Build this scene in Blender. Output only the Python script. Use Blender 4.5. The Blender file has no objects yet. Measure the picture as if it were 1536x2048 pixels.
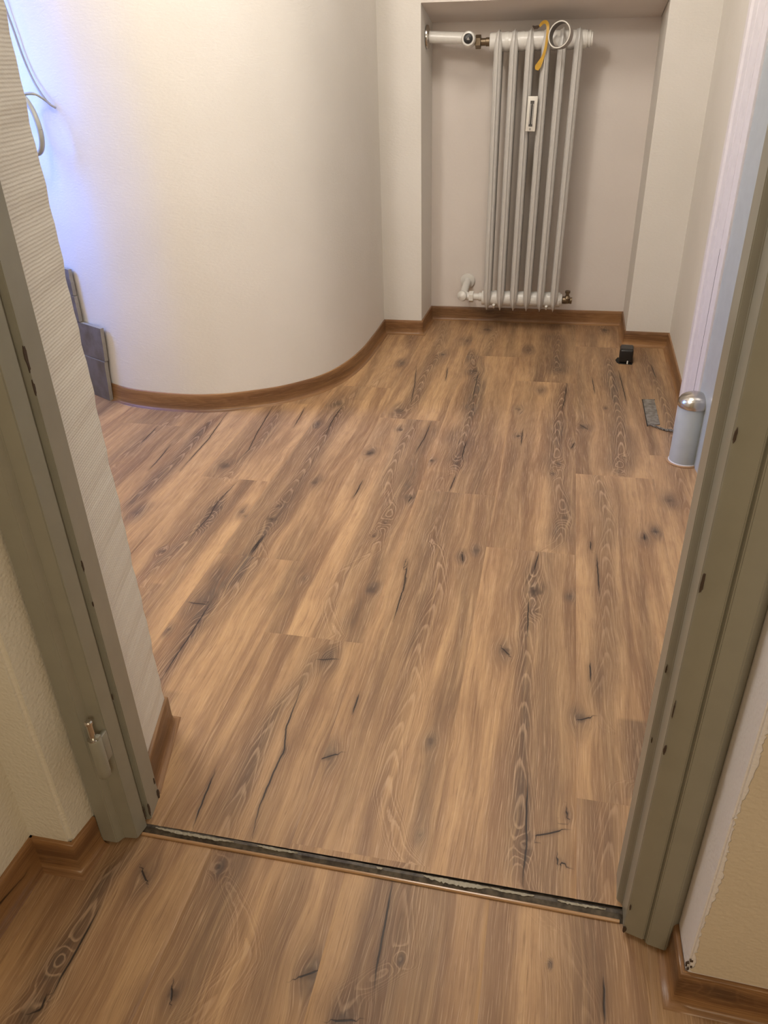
import bpy, bmesh, math, random
import numpy as np
from mathutils import Vector, Matrix
random.seed(7)
scn = bpy.context.scene
col = scn.collection

# ------------------------------------------------------------ camera, world, lights, exposure
cam_d = bpy.data.cameras.new('camera'); cam = bpy.data.objects.new('camera', cam_d); col.objects.link(cam)
cam_d.sensor_fit = 'VERTICAL'; cam_d.sensor_height = 36.0; cam_d.lens = 36.0 * 1540 / 2048
cam_d.clip_start = 0.02
cam.matrix_world = Matrix(((0.977639, -0.082826, 0.193291, 0.0),
                           (0.208558, 0.499585, -0.840784, 0.0),
                           (-0.026926, 0.862296, 0.505688, 1.1),
                           (0, 0, 0, 1)))
scn.camera = cam
world = bpy.data.worlds.new('world'); scn.world = world; world.use_nodes = True
world.node_tree.nodes['Background'].inputs[0].default_value = (0.9, 0.95, 1, 1)
world.node_tree.nodes['Background'].inputs[1].default_value = 0.05
vs = scn.view_settings
vs.view_transform = 'Standard'; vs.look = 'None'; vs.gamma = 1.0; vs.use_curve_mapping = False
vs.exposure = 0.17

def area(name, loc, target, size, power, color, size_y=None):
    d = bpy.data.lights.new(name, 'AREA'); d.energy = power; d.color = color
    d.shape = 'RECTANGLE' if size_y else 'DISK'; d.size = size
    if size_y: d.size_y = size_y
    o = bpy.data.objects.new(name, d); col.objects.link(o); o.location = loc
    o.rotation_euler = (Vector(target) - Vector(loc)).to_track_quat('-Z', 'Y').to_euler()
    return o
def bulb(name, loc, r, power, color):
    d = bpy.data.lights.new(name, 'POINT'); d.energy = power; d.color = color; d.shadow_soft_size = r
    o = bpy.data.objects.new(name, d); col.objects.link(o); o.location = loc; return o
bulb('corridor_lamp', (-1.05, 1.24, 2.12), 0.11, 31, (1.0, 0.935, 0.87))
area('far_room_fill', (-0.25, 2.20, 2.36), (-0.25, 2.25, 0), 0.6, 12, (1.0, 0.92, 0.83))  # soft second light added to even out the far room
area('mirror_lamp', (-2.35, 1.75, 1.95), (-1.4, 2.4, 0.9), 0.16, 1.2, (0.86, 0.92, 1.0))
win = area('bathroom_window', (-2.45, 2.36, 1.30), (-1.65, 2.56, 0.85), 0.4, 5.5, (0.10, 0.27, 1.0), 0.8)
win.data.spread = math.radians(75)
area('hall_fill', (0.45, -1.05, 1.60), (-0.15, 0.5, 0.85), 0.5, 10.5, (1.0, 0.83, 0.60))  # unseen warm light added low, lifts the near walls more than the floor

# ------------------------------------------------------------ materials
def mat(name):
    m = bpy.data.materials.new(name); m.use_nodes = True
    nt = m.node_tree; b = nt.nodes['Principled BSDF']
    return m, nt, b
class NB:
    "small node builder"
    def __init__(s, nt): s.nt = nt
    def n(s, t, **k):
        x = s.nt.nodes.new(t)
        for a, v in k.items(): setattr(x, a, v)
        return x
    def link(s, a, b): s.nt.links.new(a, b)
    def _in(s, sock, v):
        if hasattr(v, 'is_linked') or isinstance(v, bpy.types.NodeSocket): s.link(v, sock)
        else: sock.default_value = v
    def math(s, op, a, b=0.0, c=None, clamp=False):
        x = s.n('ShaderNodeMath', operation=op); x.use_clamp = clamp
        s._in(x.inputs[0], a); s._in(x.inputs[1], b)
        if c is not None: s._in(x.inputs[2], c)
        return x.outputs[0]
    def mr(s, v, a, b, c=0.0, d=1.0, smooth=True):
        x = s.n('ShaderNodeMapRange'); x.interpolation_type = 'SMOOTHSTEP' if smooth else 'LINEAR'
        for i, q in enumerate((v, a, b, c, d)): s._in(x.inputs[i], q)
        return x.outputs[0]
    def mix(s, f, a, b, mode='MIX'):
        x = s.n('ShaderNodeMix', data_type='RGBA', blend_type=mode)
        s._in(x.inputs[0], f); s._in(x.inputs[6], a if not isinstance(a, tuple) else (*a, 1)); s._in(x.inputs[7], b if not isinstance(b, tuple) else (*b, 1))
        return x.outputs[2]
    def noise(s, vec, scale, detail=3, rough=0.5, dist=0.0):
        x = s.n('ShaderNodeTexNoise'); s._in(x.inputs['Vector'], vec)
        x.inputs['Scale'].default_value = scale; x.inputs['Detail'].default_value = detail
        x.inputs['Roughness'].default_value = rough; x.inputs['Distortion'].default_value = dist
        return x.outputs['Fac']
    def comb(s, x, y, z):
        c = s.n('ShaderNodeCombineXYZ')
        for i, v in enumerate((x, y, z)): s._in(c.inputs[i], v)
        return c.outputs[0]
    def attr(s, name):
        a = s.n('ShaderNodeAttribute', attribute_name=name); sp = s.n('ShaderNodeSeparateXYZ'); s.link(a.outputs['Vector'], sp.inputs[0])
        return sp.outputs
    def bump(s, h, strength, dist, b):
        x = s.n('ShaderNodeBump'); x.inputs['Strength'].default_value = strength; x.inputs['Distance'].default_value = dist
        s.link(h, x.inputs['Height']); s.link(x.outputs[0], b.inputs['Normal']); return x
    def obj(s): return s.n('ShaderNodeTexCoord').outputs['Object']
    def mapping(s, vec, scale):
        m = s.n('ShaderNodeMapping'); s.link(vec, m.inputs[0]); m.inputs['Scale'].default_value = scale; return m.outputs[0]

def wood_material(name, tint=(1, 1, 1), rough=0.42):
    m, nt, b = mat(name); B = NB(nt)
    A = B.attr('wa'); P = B.attr('wb'); K = B.attr('wc'); T = B.attr('wd')
    u, v, seed = A[0], A[1], A[2]
    phi, ringamt, dark = P[0], P[1], P[2]
    cd, cm, knot = K[0], K[1], K[2]
    tone, cw, knotlight = T[0], T[1], T[2]
    # long fibres
    fine = B.noise(B.comb(B.math('MULTIPLY', u, 14), B.math('MULTIPLY', v, 620), seed), 1.0, 3, 0.62)
    mid = B.noise(B.comb(B.math('MULTIPLY', u, 3.2), B.math('MULTIPLY', v, 110), seed), 1.0, 3, 0.55, 0.3)
    broad = B.noise(B.comb(B.math('MULTIPLY', u, 1.6), B.math('MULTIPLY', v, 19), seed), 1.0, 3, 0.5, 0.6)
    blot = B.noise(B.comb(B.math('MULTIPLY', u, 14), B.math('MULTIPLY', v, 30), seed), 1.0, 4, 0.6)
    pores = B.noise(B.comb(B.math('MULTIPLY', u, 45), B.math('MULTIPLY', v, 900), seed), 1.0, 2, 0.5)
    c = B.mix(B.mr(broad, 0.32, 0.68), (0.300, 0.168, 0.085), (0.560, 0.345, 0.172))
    c = B.mix(B.math('MULTIPLY', B.mr(blot, 0.45, 0.72), 0.30), c, (0.285, 0.150, 0.085))
    dk = B.math('MULTIPLY', dark, B.mr(mid, 0.22, 0.62, 0.65, 1.15))
    c = B.mix(B.math('MULTIPLY', dk, 1.0, clamp=True), c, (0.112, 0.067, 0.043))
    c = B.mix(B.math('MULTIPLY', B.mr(B.math('MULTIPLY', dark, blot), 0.38, 0.62), 0.55), c, (0.095, 0.075, 0.060))
    # growth rings: thin pale lines between brown bands
    fr = B.math('FRACT', B.math('ADD', phi, B.math('MULTIPLY', mid, 0.55)))
    saw = B.mr(fr, 0.0, 0.80, 0.0, 1.0)
    line = B.math('MULTIPLY', B.mr(fr, 0.62, 0.84), B.mr(fr, 1.0, 0.90))
    c = B.mix(B.math('MULTIPLY', B.math('MULTIPLY', B.math('SUBTRACT', 1.0, saw), ringamt), 0.30), c, (0.155, 0.083, 0.046))
    c = B.mix(B.math('MULTIPLY', B.math('MULTIPLY', line, ringamt), 0.50), c, (0.60, 0.41, 0.26))
    # fibres
    c = B.mix(B.mr(mid, 0.48, 0.75, 0.0, 0.42), c, (0.62, 0.405, 0.210))
    c = B.mix(B.mr(mid, 0.48, 0.22, 0.0, 0.38), c, (0.19, 0.098, 0.052))
    c = B.mix(B.mr(fine, 0.52, 0.74, 0.0, 0.50), c, (0.68, 0.47, 0.30))
    c = B.mix(B.mr(fine, 0.48, 0.26, 0.0, 0.55), c, (0.165, 0.083, 0.042))
    c = B.mix(B.mr(pores, 0.36, 0.20, 0.0, 0.55), c, (0.10, 0.052, 0.03))
    # knots
    c = B.mix(B.mr(knot, 0.05, 0.95, 0.0, 0.72), c, (0.100, 0.060, 0.038))
    c = B.mix(B.math('MULTIPLY', B.mr(B.math('ADD', knot, B.math('MULTIPLY', B.math('SUBTRACT', blot, 0.5), 0.8)), 0.85, 1.25), 0.80), c, (0.040, 0.027, 0.020))
    # cracks
    cdn = B.math('ABSOLUTE', B.math('ADD', cd, B.math('MULTIPLY', B.math('SUBTRACT', B.noise(B.comb(B.math('MULTIPLY', u, 40), 0.0, seed), 1.0, 3), 0.5), 0.004)))
    ck = B.math('MULTIPLY', B.mr(cdn, cw, B.math('MULTIPLY', cw, 0.35), 0, 1), cm)
    halo = B.math('MULTIPLY', B.mr(cdn, 0.010, 0.0, 0, 0.45), cm)
    c = B.mix(halo, c, (0.115, 0.068, 0.042))
    c = B.mix(B.math('MULTIPLY', ck, 0.93), c, (0.018, 0.010, 0.007))
    # plank tone
    hsv = B.n('ShaderNodeHueSaturation'); B.link(c, hsv.inputs['Color']); B.link(tone, hsv.inputs['Value']); hsv.inputs['Saturation'].default_value = 1.0
    cc = B.mix(1.0, hsv.outputs[0], tint, 'MULTIPLY')
    B.link(cc, b.inputs['Base Color'])
    B.link(B.mr(fine, 0.2, 0.8, rough + 0.10, rough - 0.02), b.inputs['Roughness'])
    b.inputs['Specular IOR Level'].default_value = 0.45
    hgt = B.math('SUBTRACT', fine, B.math('MULTIPLY', ck, 1.5))
    B.bump(hgt, 0.22, 0.0006, b)
    return m
WOOD = wood_material('oak_vinyl')
WOODS = wood_material('oak_vinyl_skirting', (0.78, 0.67, 0.54), 0.30)

def wall_material(name, color, color2, kind='roller', bump=0.35, rough=0.75):
    m, nt, b = mat(name); B = NB(nt); o = B.obj()
    n0 = B.noise(o, 3.0, 3)
    c = B.mix(B.mr(n0, 0.3, 0.7), color, color2)
    b.inputs['Roughness'].default_value = rough; b.inputs['Specular IOR Level'].default_value = 0.25
    if kind == 'roller':
        h = B.math('ADD', B.noise(B.mapping(o, (1, 1, 2.4)), 75, 4, 0.6), B.math('MULTIPLY', B.noise(o, 12, 3), 1.0))
        B.bump(h, bump * 0.85, 0.003, b)
    elif kind == 'weave':
        sp = B.n('ShaderNodeSeparateXYZ'); B.link(o, sp.inputs[0])
        wob = B.noise(o, 35, 2)
        k = 2 * math.pi / 0.0046
        hz = B.math('SINE', B.math('ADD', B.math('MULTIPLY', sp.outputs[2], k), B.math('MULTIPLY', wob, 3)))
        hy = B.math('SINE', B.math('ADD', B.math('MULTIPLY', B.math('ADD', sp.outputs[1], sp.outputs[0]), k * 0.8), B.math('MULTIPLY', wob, 3)))
        h = B.math('ADD', B.math('MULTIPLY', hz, B.mr(hy, -1.0, 1.0, 0.5, 1.0)), B.math('MULTIPLY', B.noise(o, 160, 3), 1.4))
        B.bump(h, bump * 0.7, 0.0005, b)
        c = B.mix(B.mr(h, 0.4, 2.0, 0, 0.30), c, (min(1, color[0] * 1.15), min(1, color[1] * 1.15), min(1, color[2] * 1.12)))
    elif kind == 'crackle':
        v = B.n('ShaderNodeTexVoronoi', feature='SMOOTH_F1'); B.link(B.mapping(o, (1, 1, 1.25)), v.inputs['Vector']); v.inputs['Scale'].default_value = 170
        h = B.math('ADD', v.outputs['Distance'], B.math('MULTIPLY', B.noise(o, 220, 3), 0.8))
        B.bump(h, bump, 0.002, b)
    B.link(c, b.inputs['Base Color'])
    return m
M_WHITE = wall_material('painted_wall', (0.745, 0.715, 0.66), (0.775, 0.745, 0.695))
M_NICHE = wall_material('niche_wall', (0.755, 0.695, 0.64), (0.785, 0.725, 0.67), bump=0.25)
M_WEAVE = wall_material('woven_wallpaper', (0.80, 0.76, 0.69), (0.83, 0.79, 0.72), 'weave', 0.6)
M_CREAM = wall_material('cream_wall', (0.74, 0.70, 0.60), (0.78, 0.74, 0.64), 'crackle', 0.5)
M_PLASTER = wall_material('fresh_white_plaster', (0.80, 0.78, 0.80), (0.84, 0.82, 0.84), 'crackle', 0.35, 0.9)
M_BEIGE = wall_material('beige_wallpaper', (0.66, 0.58, 0.46), (0.70, 0.62, 0.50), 'crackle', 0.3)
M_CEIL = wall_material('ceiling_paint', (0.80, 0.78, 0.74), (0.82, 0.80, 0.76))

def paint(name, color, rough=0.35, bump=0.12, spec=0.5, metal=0.0, scale=60, c2=None, var=0.5):
    m, nt, b = mat(name); B = NB(nt); o = B.obj()
    n = B.noise(o, scale, 3)
    c = B.mix(B.mr(n, 0.3, 0.75, 0, var), color, c2 or tuple(x * 0.88 for x in color))
    B.link(c, b.inputs['Base Color']); b.inputs['Roughness'].default_value = rough
    b.inputs['Specular IOR Level'].default_value = spec; b.inputs['Metallic'].default_value = metal
    if bump: B.bump(n, bump, 0.002, b)
    return m
M_FRAME = paint('grey_green_enamel', (0.315, 0.305, 0.250), 0.32, 0.10, scale=25)
M_TRIM = paint('white_gloss_trim', (0.80, 0.76, 0.76), 0.35, 0.10, scale=40)
M_DOORGREY = paint('pale_grey_enamel', (0.47, 0.51, 0.51), 0.30, 0.10, scale=30)
M_CHIP = paint('bare_chipped_steel', (0.07, 0.045, 0.030), 0.8, 0.4, scale=400)
M_BLACK = paint('black_gap', (0.012, 0.011, 0.010), 0.8, 0)
M_RAD = paint('radiator_enamel', (0.60, 0.58, 0.545), 0.28, 0.03, scale=30, var=0.1)
M_RADW = paint('white_pipe_enamel', (0.74, 0.72, 0.67), 0.25, 0.08, scale=50, var=0.25)
M_BRASS = paint('dull_brass', (0.20, 0.15, 0.095), 0.38, 0.1, metal=0.8, scale=200)
M_CHROME = paint('brushed_nickel', (0.60, 0.57, 0.53), 0.22, 0.0, metal=1.0, scale=90, var=0.3)
M_PLASTIC = paint('black_plastic', (0.016, 0.015, 0.014), 0.38, 0.3, scale=120)
M_WPLASTIC = paint('white_plastic', (0.80, 0.77, 0.69), 0.4, 0)
M_GREYPLASTIC = paint('grey_display', (0.38, 0.36, 0.33), 0.3, 0)
M_TAPE = paint('tape_brown_grey', (0.34, 0.30, 0.27), 0.35, 0)
M_TAPECORE = paint('cardboard_core', (0.16, 0.14, 0.12), 0.6, 0.1)
M_YELLOW = paint('yellow_strap', (0.62, 0.36, 0.035), 0.45, 0.1, c2=(0.50, 0.28, 0.03))
M_TILE = paint('grey_tile', (0.175, 0.165, 0.160), 0.5, 0.3, scale=18, c2=(0.10, 0.08, 0.055), var=0.9)
M_TILEEDGE = paint('tile_mortar', (0.33, 0.31, 0.27), 0.9, 0.5, scale=220)
M_HANDLE = paint('grey_handle_enamel', (0.37, 0.37, 0.32), 0.35, 0)
M_SHADOWLINE = paint('grey_shadow_line', (0.30, 0.29, 0.30), 0.5, 0)  # grey of the tube that draws a shadow line on the wall
M_PATCH = paint('scraped_grey_filler', (0.25, 0.235, 0.205), 0.55, 0.6, scale=70, c2=(0.12, 0.10, 0.08), var=1.0)
M_BEAD = paint('clear_sealant_bead', (0.45, 0.27, 0.14), 0.18, 0)
M_THRESH = paint('grimy_threshold_metal', (0.10, 0.08, 0.055), 0.5, 0.6, scale=75, c2=(0.02, 0.012, 0.008), var=1.0)
M_FLAKE = paint('peeling_grey_paint', (0.36, 0.33, 0.26), 0.6, 0.5, scale=150)

# ------------------------------------------------------------ mesh helpers
def link_bm(name, bm, m, parent=None, smooth=False, props=None):
    me = bpy.data.meshes.new(name)
    bmesh.ops.recalc_face_normals(bm, faces=bm.faces)
    bm.to_mesh(me); bm.free()
    ms = m if isinstance(m, (list, tuple)) else [m]
    for q in ms: me.materials.append(q)
    if smooth:
        me.polygons.foreach_set('use_smooth', [True] * len(me.polygons))
        try: me.set_sharp_from_angle(angle=math.radians(35))
        except Exception: pass
    o = bpy.data.objects.new(name, me); col.objects.link(o)
    if parent: o.parent = parent
    for k, v in (props or {}).items(): o[k] = v
    return o
def empty(name, loc=(0, 0, 0), **props):
    o = bpy.data.objects.new(name, None); col.objects.link(o); o.location = loc; o.empty_display_size = 0.05
    for k, v in props.items(): o[k] = v
    return o
def keep(o, root):
    "parent o (built in world coordinates) to an Empty that stands elsewhere"
    o.parent = root; o.matrix_parent_inverse = Matrix.Translation(-Vector(root.location)); return o
def box(bm, x0, x1, y0, y1, z0, z1, bev=0, seg=2):
    r = bmesh.ops.create_cube(bm, size=1)
    vs_ = r['verts']
    for v in vs_:
        v.co = Vector((x0 if v.co.x < 0 else x1, y0 if v.co.y < 0 else y1, z0 if v.co.z < 0 else z1))
    if bev:
        es = list({e for v in vs_ for e in v.link_edges})
        bmesh.ops.bevel(bm, geom=es, offset=bev, segments=seg, affect='EDGES', profile=0.5)
    return bm
def prism(bm, pts, z0, z1, zstep=None, jit=None):
    "closed plan outline extruded upwards"
    zs = [z0, z1] if not zstep else list(np.linspace(z0, z1, max(2, int((z1 - z0) / zstep) + 1)))
    rings = []
    for z in zs:
        rings.append([bm.verts.new((*(jit(i, p, z) if jit else p), z)) for i, p in enumerate(pts)])
    n = len(pts)
    for a, b in zip(rings, rings[1:]):
        for i in range(n): bm.faces.new((a[i], a[(i + 1) % n], b[(i + 1) % n], b[i]))
    bm.faces.new(rings[0][::-1]); bm.faces.new(rings[-1])
    return bm
def offset_path(pts, d):
    "offset an open polyline to its left by d"
    out = []
    P = [Vector(p) for p in pts]
    for i, p in enumerate(P):
        ds = []
        if i > 0: ds.append((p - P[i - 1]).normalized())
        if i < len(P) - 1: ds.append((P[i + 1] - p).normalized())
        ns = [Vector((-q.y, q.x)) for q in ds]
        n = ns[0] if len(ns) == 1 else (ns[0] + ns[1]).normalized()
        k = 1 / max(0.35, n.dot(ns[0]))
        out.append(tuple(p + n * d * k))
    return out
def wall_strip(name, pts, thick, z0, z1, m, smooth=False):
    "room face along pts, the body on the left side of the path"
    back = offset_path(pts, thick)
    bm = bmesh.new(); prism(bm, list(pts) + back[::-1], z0, z1)
    return link_bm(name, bm, m, smooth=smooth, props={'kind': 'structure'})
def tube(bm, path, rads, seg=16, cap=True, flat=None):
    "sweep a circle along a 3-D path"
    P = [Vector(p) for p in path]
    if not hasattr(rads, '__len__'): rads = [rads] * len(P)
    t0 = (P[1] - P[0]).normalized()
    ref = Vector((0, 0, 1)) if abs(t0.z) < 0.9 else Vector((1, 0, 0))
    nrm = t0.cross(ref).normalized(); rings = []
    for i, p in enumerate(P):
        t = (P[min(i + 1, len(P) - 1)] - P[max(i - 1, 0)]).normalized()
        nrm = (nrm - t * nrm.dot(t)).normalized(); bn = t.cross(nrm)
        r = rads[i]
        ra, rb = (r if isinstance(r, tuple) else (r, r))
        rings.append([bm.verts.new(p + nrm * ra * math.cos(a) + bn * rb * math.sin(a)) for a in [2 * math.pi * k / seg for k in range(seg)]])
    for a, b in zip(rings, rings[1:]):
        for k in range(seg): bm.faces.new((a[k], a[(k + 1) % seg], b[(k + 1) % seg], b[k]))
    if cap: bm.faces.new(rings[0][::-1]); bm.faces.new(rings[-1])
    return bm
def lathe(bm, prof, origin, axis=(0, 0, 1), seg=32):
    "revolve (radius, height) pairs about an axis through origin"
    q = Vector((0, 0, 1)).rotation_difference(Vector(axis).normalized())
    O = Vector(origin); rings = []
    for r, h in prof:
        r = max(r, 1e-5)
        rings.append([bm.verts.new(O + q @ Vector((r * math.cos(a), r * math.sin(a), h))) for a in [2 * math.pi * k / seg for k in range(seg)]])
    for a, b in zip(rings, rings[1:]):
        for k in range(seg): bm.faces.new((a[k], a[(k + 1) % seg], b[(k + 1) % seg], b[k]))
    bm.faces.new(rings[0][::-1]); bm.faces.new(rings[-1])
    return bm
def catmull(pts, n=12):
    P = [np.array(p, float) for p in pts]; P = [2 * P[0] - P[1]] + P + [2 * P[-1] - P[-2]]
    out = []
    for i in range(1, len(P) - 2):
        for k in range(n):
            t = k / n; a, b, c, d = P[i - 1:i + 3]
            out.append(tuple(0.5 * ((2 * b) + (c - a) * t + (2 * a - 5 * b + 4 * c - d) * t * t + (3 * b - a - 3 * c + d) * t ** 3)))
    out.append(tuple(P[-2])); return out

# ------------------------------------------------------------ wood print: where the grain, knots and splits of each plank lie
def _rg(seed, n=64): return np.random.RandomState(seed).rand(n, n)
_G = _rg(11)
def vnoise(x, y, s=0):
    x = np.asarray(x, float) + s * 7.31; y = np.asarray(y, float) + s * 3.77
    xi = np.floor(x).astype(int); yi = np.floor(y).astype(int)
    fx = x - xi; fy = y - yi; fx = fx * fx * (3 - 2 * fx); fy = fy * fy * (3 - 2 * fy)
    g = lambda a, b: _G[a % 64, b % 64]
    return (g(xi, yi) * (1 - fx) + g(xi + 1, yi) * fx) * (1 - fy) + (g(xi, yi + 1) * (1 - fx) + g(xi + 1, yi + 1) * fx) * fy
# splits, knots and dark streaks of the print, in metres on the floor
CRACKS = [
 ([(-1.226, 2.147), (-1.215, 2.037), (-1.212, 1.957)], 0.001),
 ([(-1.341, 2.293), (-1.333, 2.131)], 0.0009),
 ([(-0.87, 2.533), (-0.861, 2.434), (-0.856, 2.349)], 0.001),
 ([(-1.14, 2.438), (-1.116, 2.211), (-1.111, 1.977)], 0.0009),
 ([(-0.992, 2.534), (-0.968, 2.29), (-0.948, 2.152), (-0.955, 2.064)], 0.0009),
 ([(-0.735, 2.591), (-0.736, 2.427), (-0.726, 2.303)], 0.0009),
 ([(-0.902, 1.944), (-0.913, 1.801), (-0.904, 1.724), (-0.908, 1.654), (-0.912, 1.592)], 0.001),
 ([(-0.715, 1.661), (-0.721, 1.61), (-0.722, 1.553)], 0.0009),
 ([(-0.526, 1.998), (-0.523, 1.949), (-0.527, 1.894)], 0.0009),
 ([(-0.407, 3.028), (-0.393, 2.868)], 0.0015),
 ([(-0.387, 2.476), (-0.389, 2.331), (-0.4, 2.206)], 0.001),
 ([(-0.276, 3.007), (-0.271, 2.804), (-0.266, 2.695)], 0.001),
 ([(-0.245, 2.336), (-0.248, 2.269), (-0.245, 2.191)], 0.0015),
 ([(-0.249, 2.086), (-0.256, 1.975)], 0.001),
 ([(0.075, 2.922), (0.069, 2.743), (0.059, 2.63)], 0.001),
 ([(0.17, 2.995), (0.179, 2.813)], 0.001),
 ([(0.408, 3.177), (0.414, 3.005)], 0.001),
 ([(-0.068, 2.451), (-0.067, 2.322)], 0.0009),
 ([(-0.537, 3.023), (-0.505, 2.794), (-0.486, 2.6)], 0.0009),
 ([(-0.524, 2.006), (-0.526, 1.891)], 0.001),
 ([(0.276, 3.083), (0.287, 2.818), (0.289, 2.714)], 0.0009),
 ([(-0.358, 1.932), (-0.363, 1.892)], 0.001),
 ([(0.104, 2.373), (0.094, 2.323)], 0.001),
 ([(0.126, 2.516), (0.143, 2.492)], 0.0015),
 ([(-0.739, 1.378), (-0.738, 1.305), (-0.736, 1.206), (-0.737, 1.146), (-0.735, 1.073)], 0.001),
 ([(-0.529, 0.873), (-0.524, 0.805), (-0.519, 0.754)], 0.0009),
 ([(-0.439, 1.109), (-0.437, 1.054), (-0.435, 0.996), (-0.421, 0.944), (-0.424, 0.897), (-0.423, 0.812), (-0.414, 0.755)], 0.0009),
 ([(-0.298, 1.534), (-0.298, 1.444), (-0.297, 1.354)], 0.0009),
 ([(-0.315, 1.61), (-0.313, 1.557)], 0.0009),
 ([(-0.319, 1.114), (-0.318, 1.054)], 0.0009),
 ([(-0.42, 1.197), (-0.4, 1.204)], 0.001),
 ([(-0.347, 0.936), (-0.323, 0.952)], 0.0009),
 ([(-0.781, 1.336), (-0.749, 1.337)], 0.001),
 ([(-0.717, 1.559), (-0.712, 1.667)], 0.0009),
 ([(0.015, 1.694), (0.006, 1.603)], 0.0009),
 ([(0.0, 1.489), (0.001, 1.422), (0.004, 1.352)], 0.001),
 ([(0.145, 1.772), (0.146, 1.725)], 0.0009),
 ([(0.159, 1.709), (0.161, 1.613), (0.162, 1.533)], 0.0009),
 ([(0.136, 1.292), (0.137, 1.232)], 0.0009),
 ([(0.024, 0.973), (0.025, 0.918), (0.027, 0.858), (0.03, 0.822), (0.027, 0.786), (0.027, 0.749)], 0.001),
 ([(-0.31, 1.602), (-0.293, 1.437)], 0.0009),
 ([(0.116, 1.12), (0.133, 1.13)], 0.0009),
 ([(-0.045, 1.3), (-0.034, 1.285)], 0.0009),
 ([(-0.177, 1.652), (-0.173, 1.625)], 0.0015),
 ([(0.284, 1.83), (0.284, 1.798)], 0.0015),
 ([(0.092, 0.904), (0.093, 0.896)], 0.0009),
 ([(0.045, 0.847), (0.063, 0.854), (0.082, 0.863)], 0.0009),
 ([(0.079, 0.81), (0.079, 0.804)], 0.001),
 ([(0.084, 0.805), (0.088, 0.803)], 0.0009),
 ([(-0.752, 0.658), (-0.756, 0.615), (-0.76, 0.578)], 0.0009),
 ([(-0.604, 0.599), (-0.603, 0.573), (-0.602, 0.525), (-0.603, 0.489), (-0.601, 0.462)], 0.0009),
 ([(-0.609, 0.468), (-0.605, 0.448), (-0.62, 0.437)], 0.001),
 ([(-0.567, 0.667), (-0.555, 0.654)], 0.0009),
 ([(-0.251, 0.57), (-0.271, 0.557)], 0.0009),
 ([(-0.44, 0.508), (-0.436, 0.496)], 0.0009),
 ([(-0.172, 0.729), (-0.169, 0.661), (-0.168, 0.606), (-0.165, 0.562)], 0.0009),
 ([(-0.206, 0.512), (-0.184, 0.518)], 0.001),
 ([(0.145, 0.64), (0.144, 0.579)], 0.0009),
]
KNOTS = [
 (-0.983, 2.034, 0.019), (-0.954, 1.532, 0.008), (-0.907, 1.774, 0.017), (-0.728, 1.814, 0.008), (-0.72, 1.738, 0.0165), (-0.665, 1.969, 0.0115), (-0.762, 2.577, 0.022), (-0.821, 1.76, 0.009), (-0.803, 1.743, 0.0065), (-0.553, 2.192, 0.0135), (-0.781, 2.385, 0.0135), (-0.897, 1.682, 0.0075), (-1.12, 1.71, 0.017),
 (-0.517, 2.551, 0.019), (-0.482, 2.388, 0.011), (-0.546, 2.191, 0.0155), (-0.338, 2.168, 0.009), (-0.255, 2.159, 0.0145), (-0.297, 2.997, 0.0215), (-0.369, 3.382, 0.0175), (-0.092, 3.289, 0.0165), (-0.024, 2.823, 0.013), (-0.093, 2.627, 0.014), (0.129, 2.499, 0.018), (0.101, 2.356, 0.0135), (0.055, 2.215, 0.009), (0.04, 2.139, 0.0065), (0.036, 3.058, 0.007), (0.256, 2.285, 0.0065), (0.235, 2.185, 0.0065), (0.213, 2.682, 0.0075), (0.369, 2.025, 0.013), (-0.363, 1.924, 0.017), (0.078, 1.88, 0.0105), (-0.082, 2.396, 0.0105), (0.239, 3.618, 0.024), (-0.447, 3.185, 0.011), (-0.294, 3.559, 0.018), (-0.606, 3.054, 0.0135), (-0.42, 1.706, 0.0045), (-0.405, 1.776, 0.007),
 (-0.764, 1.343, 0.0185), (-0.959, 1.529, 0.009), (-0.411, 1.202, 0.0125), (-0.42, 0.94, 0.004), (-0.335, 0.944, 0.0105), (-0.372, 1.463, 0.0135), (-0.42, 1.701, 0.0065), (-0.546, 1.478, 0.009), (-0.792, 1.234, 0.0065),
 (0.012, 1.522, 0.0205), (0.017, 1.441, 0.007), (-0.04, 1.295, 0.0115), (0.094, 1.519, 0.008), (0.114, 1.124, 0.011), (-0.158, 1.015, 0.009), (-0.143, 0.811, 0.0065), (0.024, 0.824, 0.0075), (0.093, 0.898, 0.0055), (-0.175, 1.638, 0.0105), (-0.144, 1.676, 0.01), (0.283, 1.81, 0.01), (0.315, 1.845, 0.01),
 (-0.562, 0.661, 0.0095), (-0.437, 0.502, 0.01), (-0.618, 0.513, 0.007), (-0.449, 0.696, 0.008), (-0.256, 0.562, 0.012), (-0.619, 0.437, 0.0135),
 (-0.193, 0.515, 0.0145), (-0.137, 0.609, 0.005), (0.072, 0.643, 0.0025),
]
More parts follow.
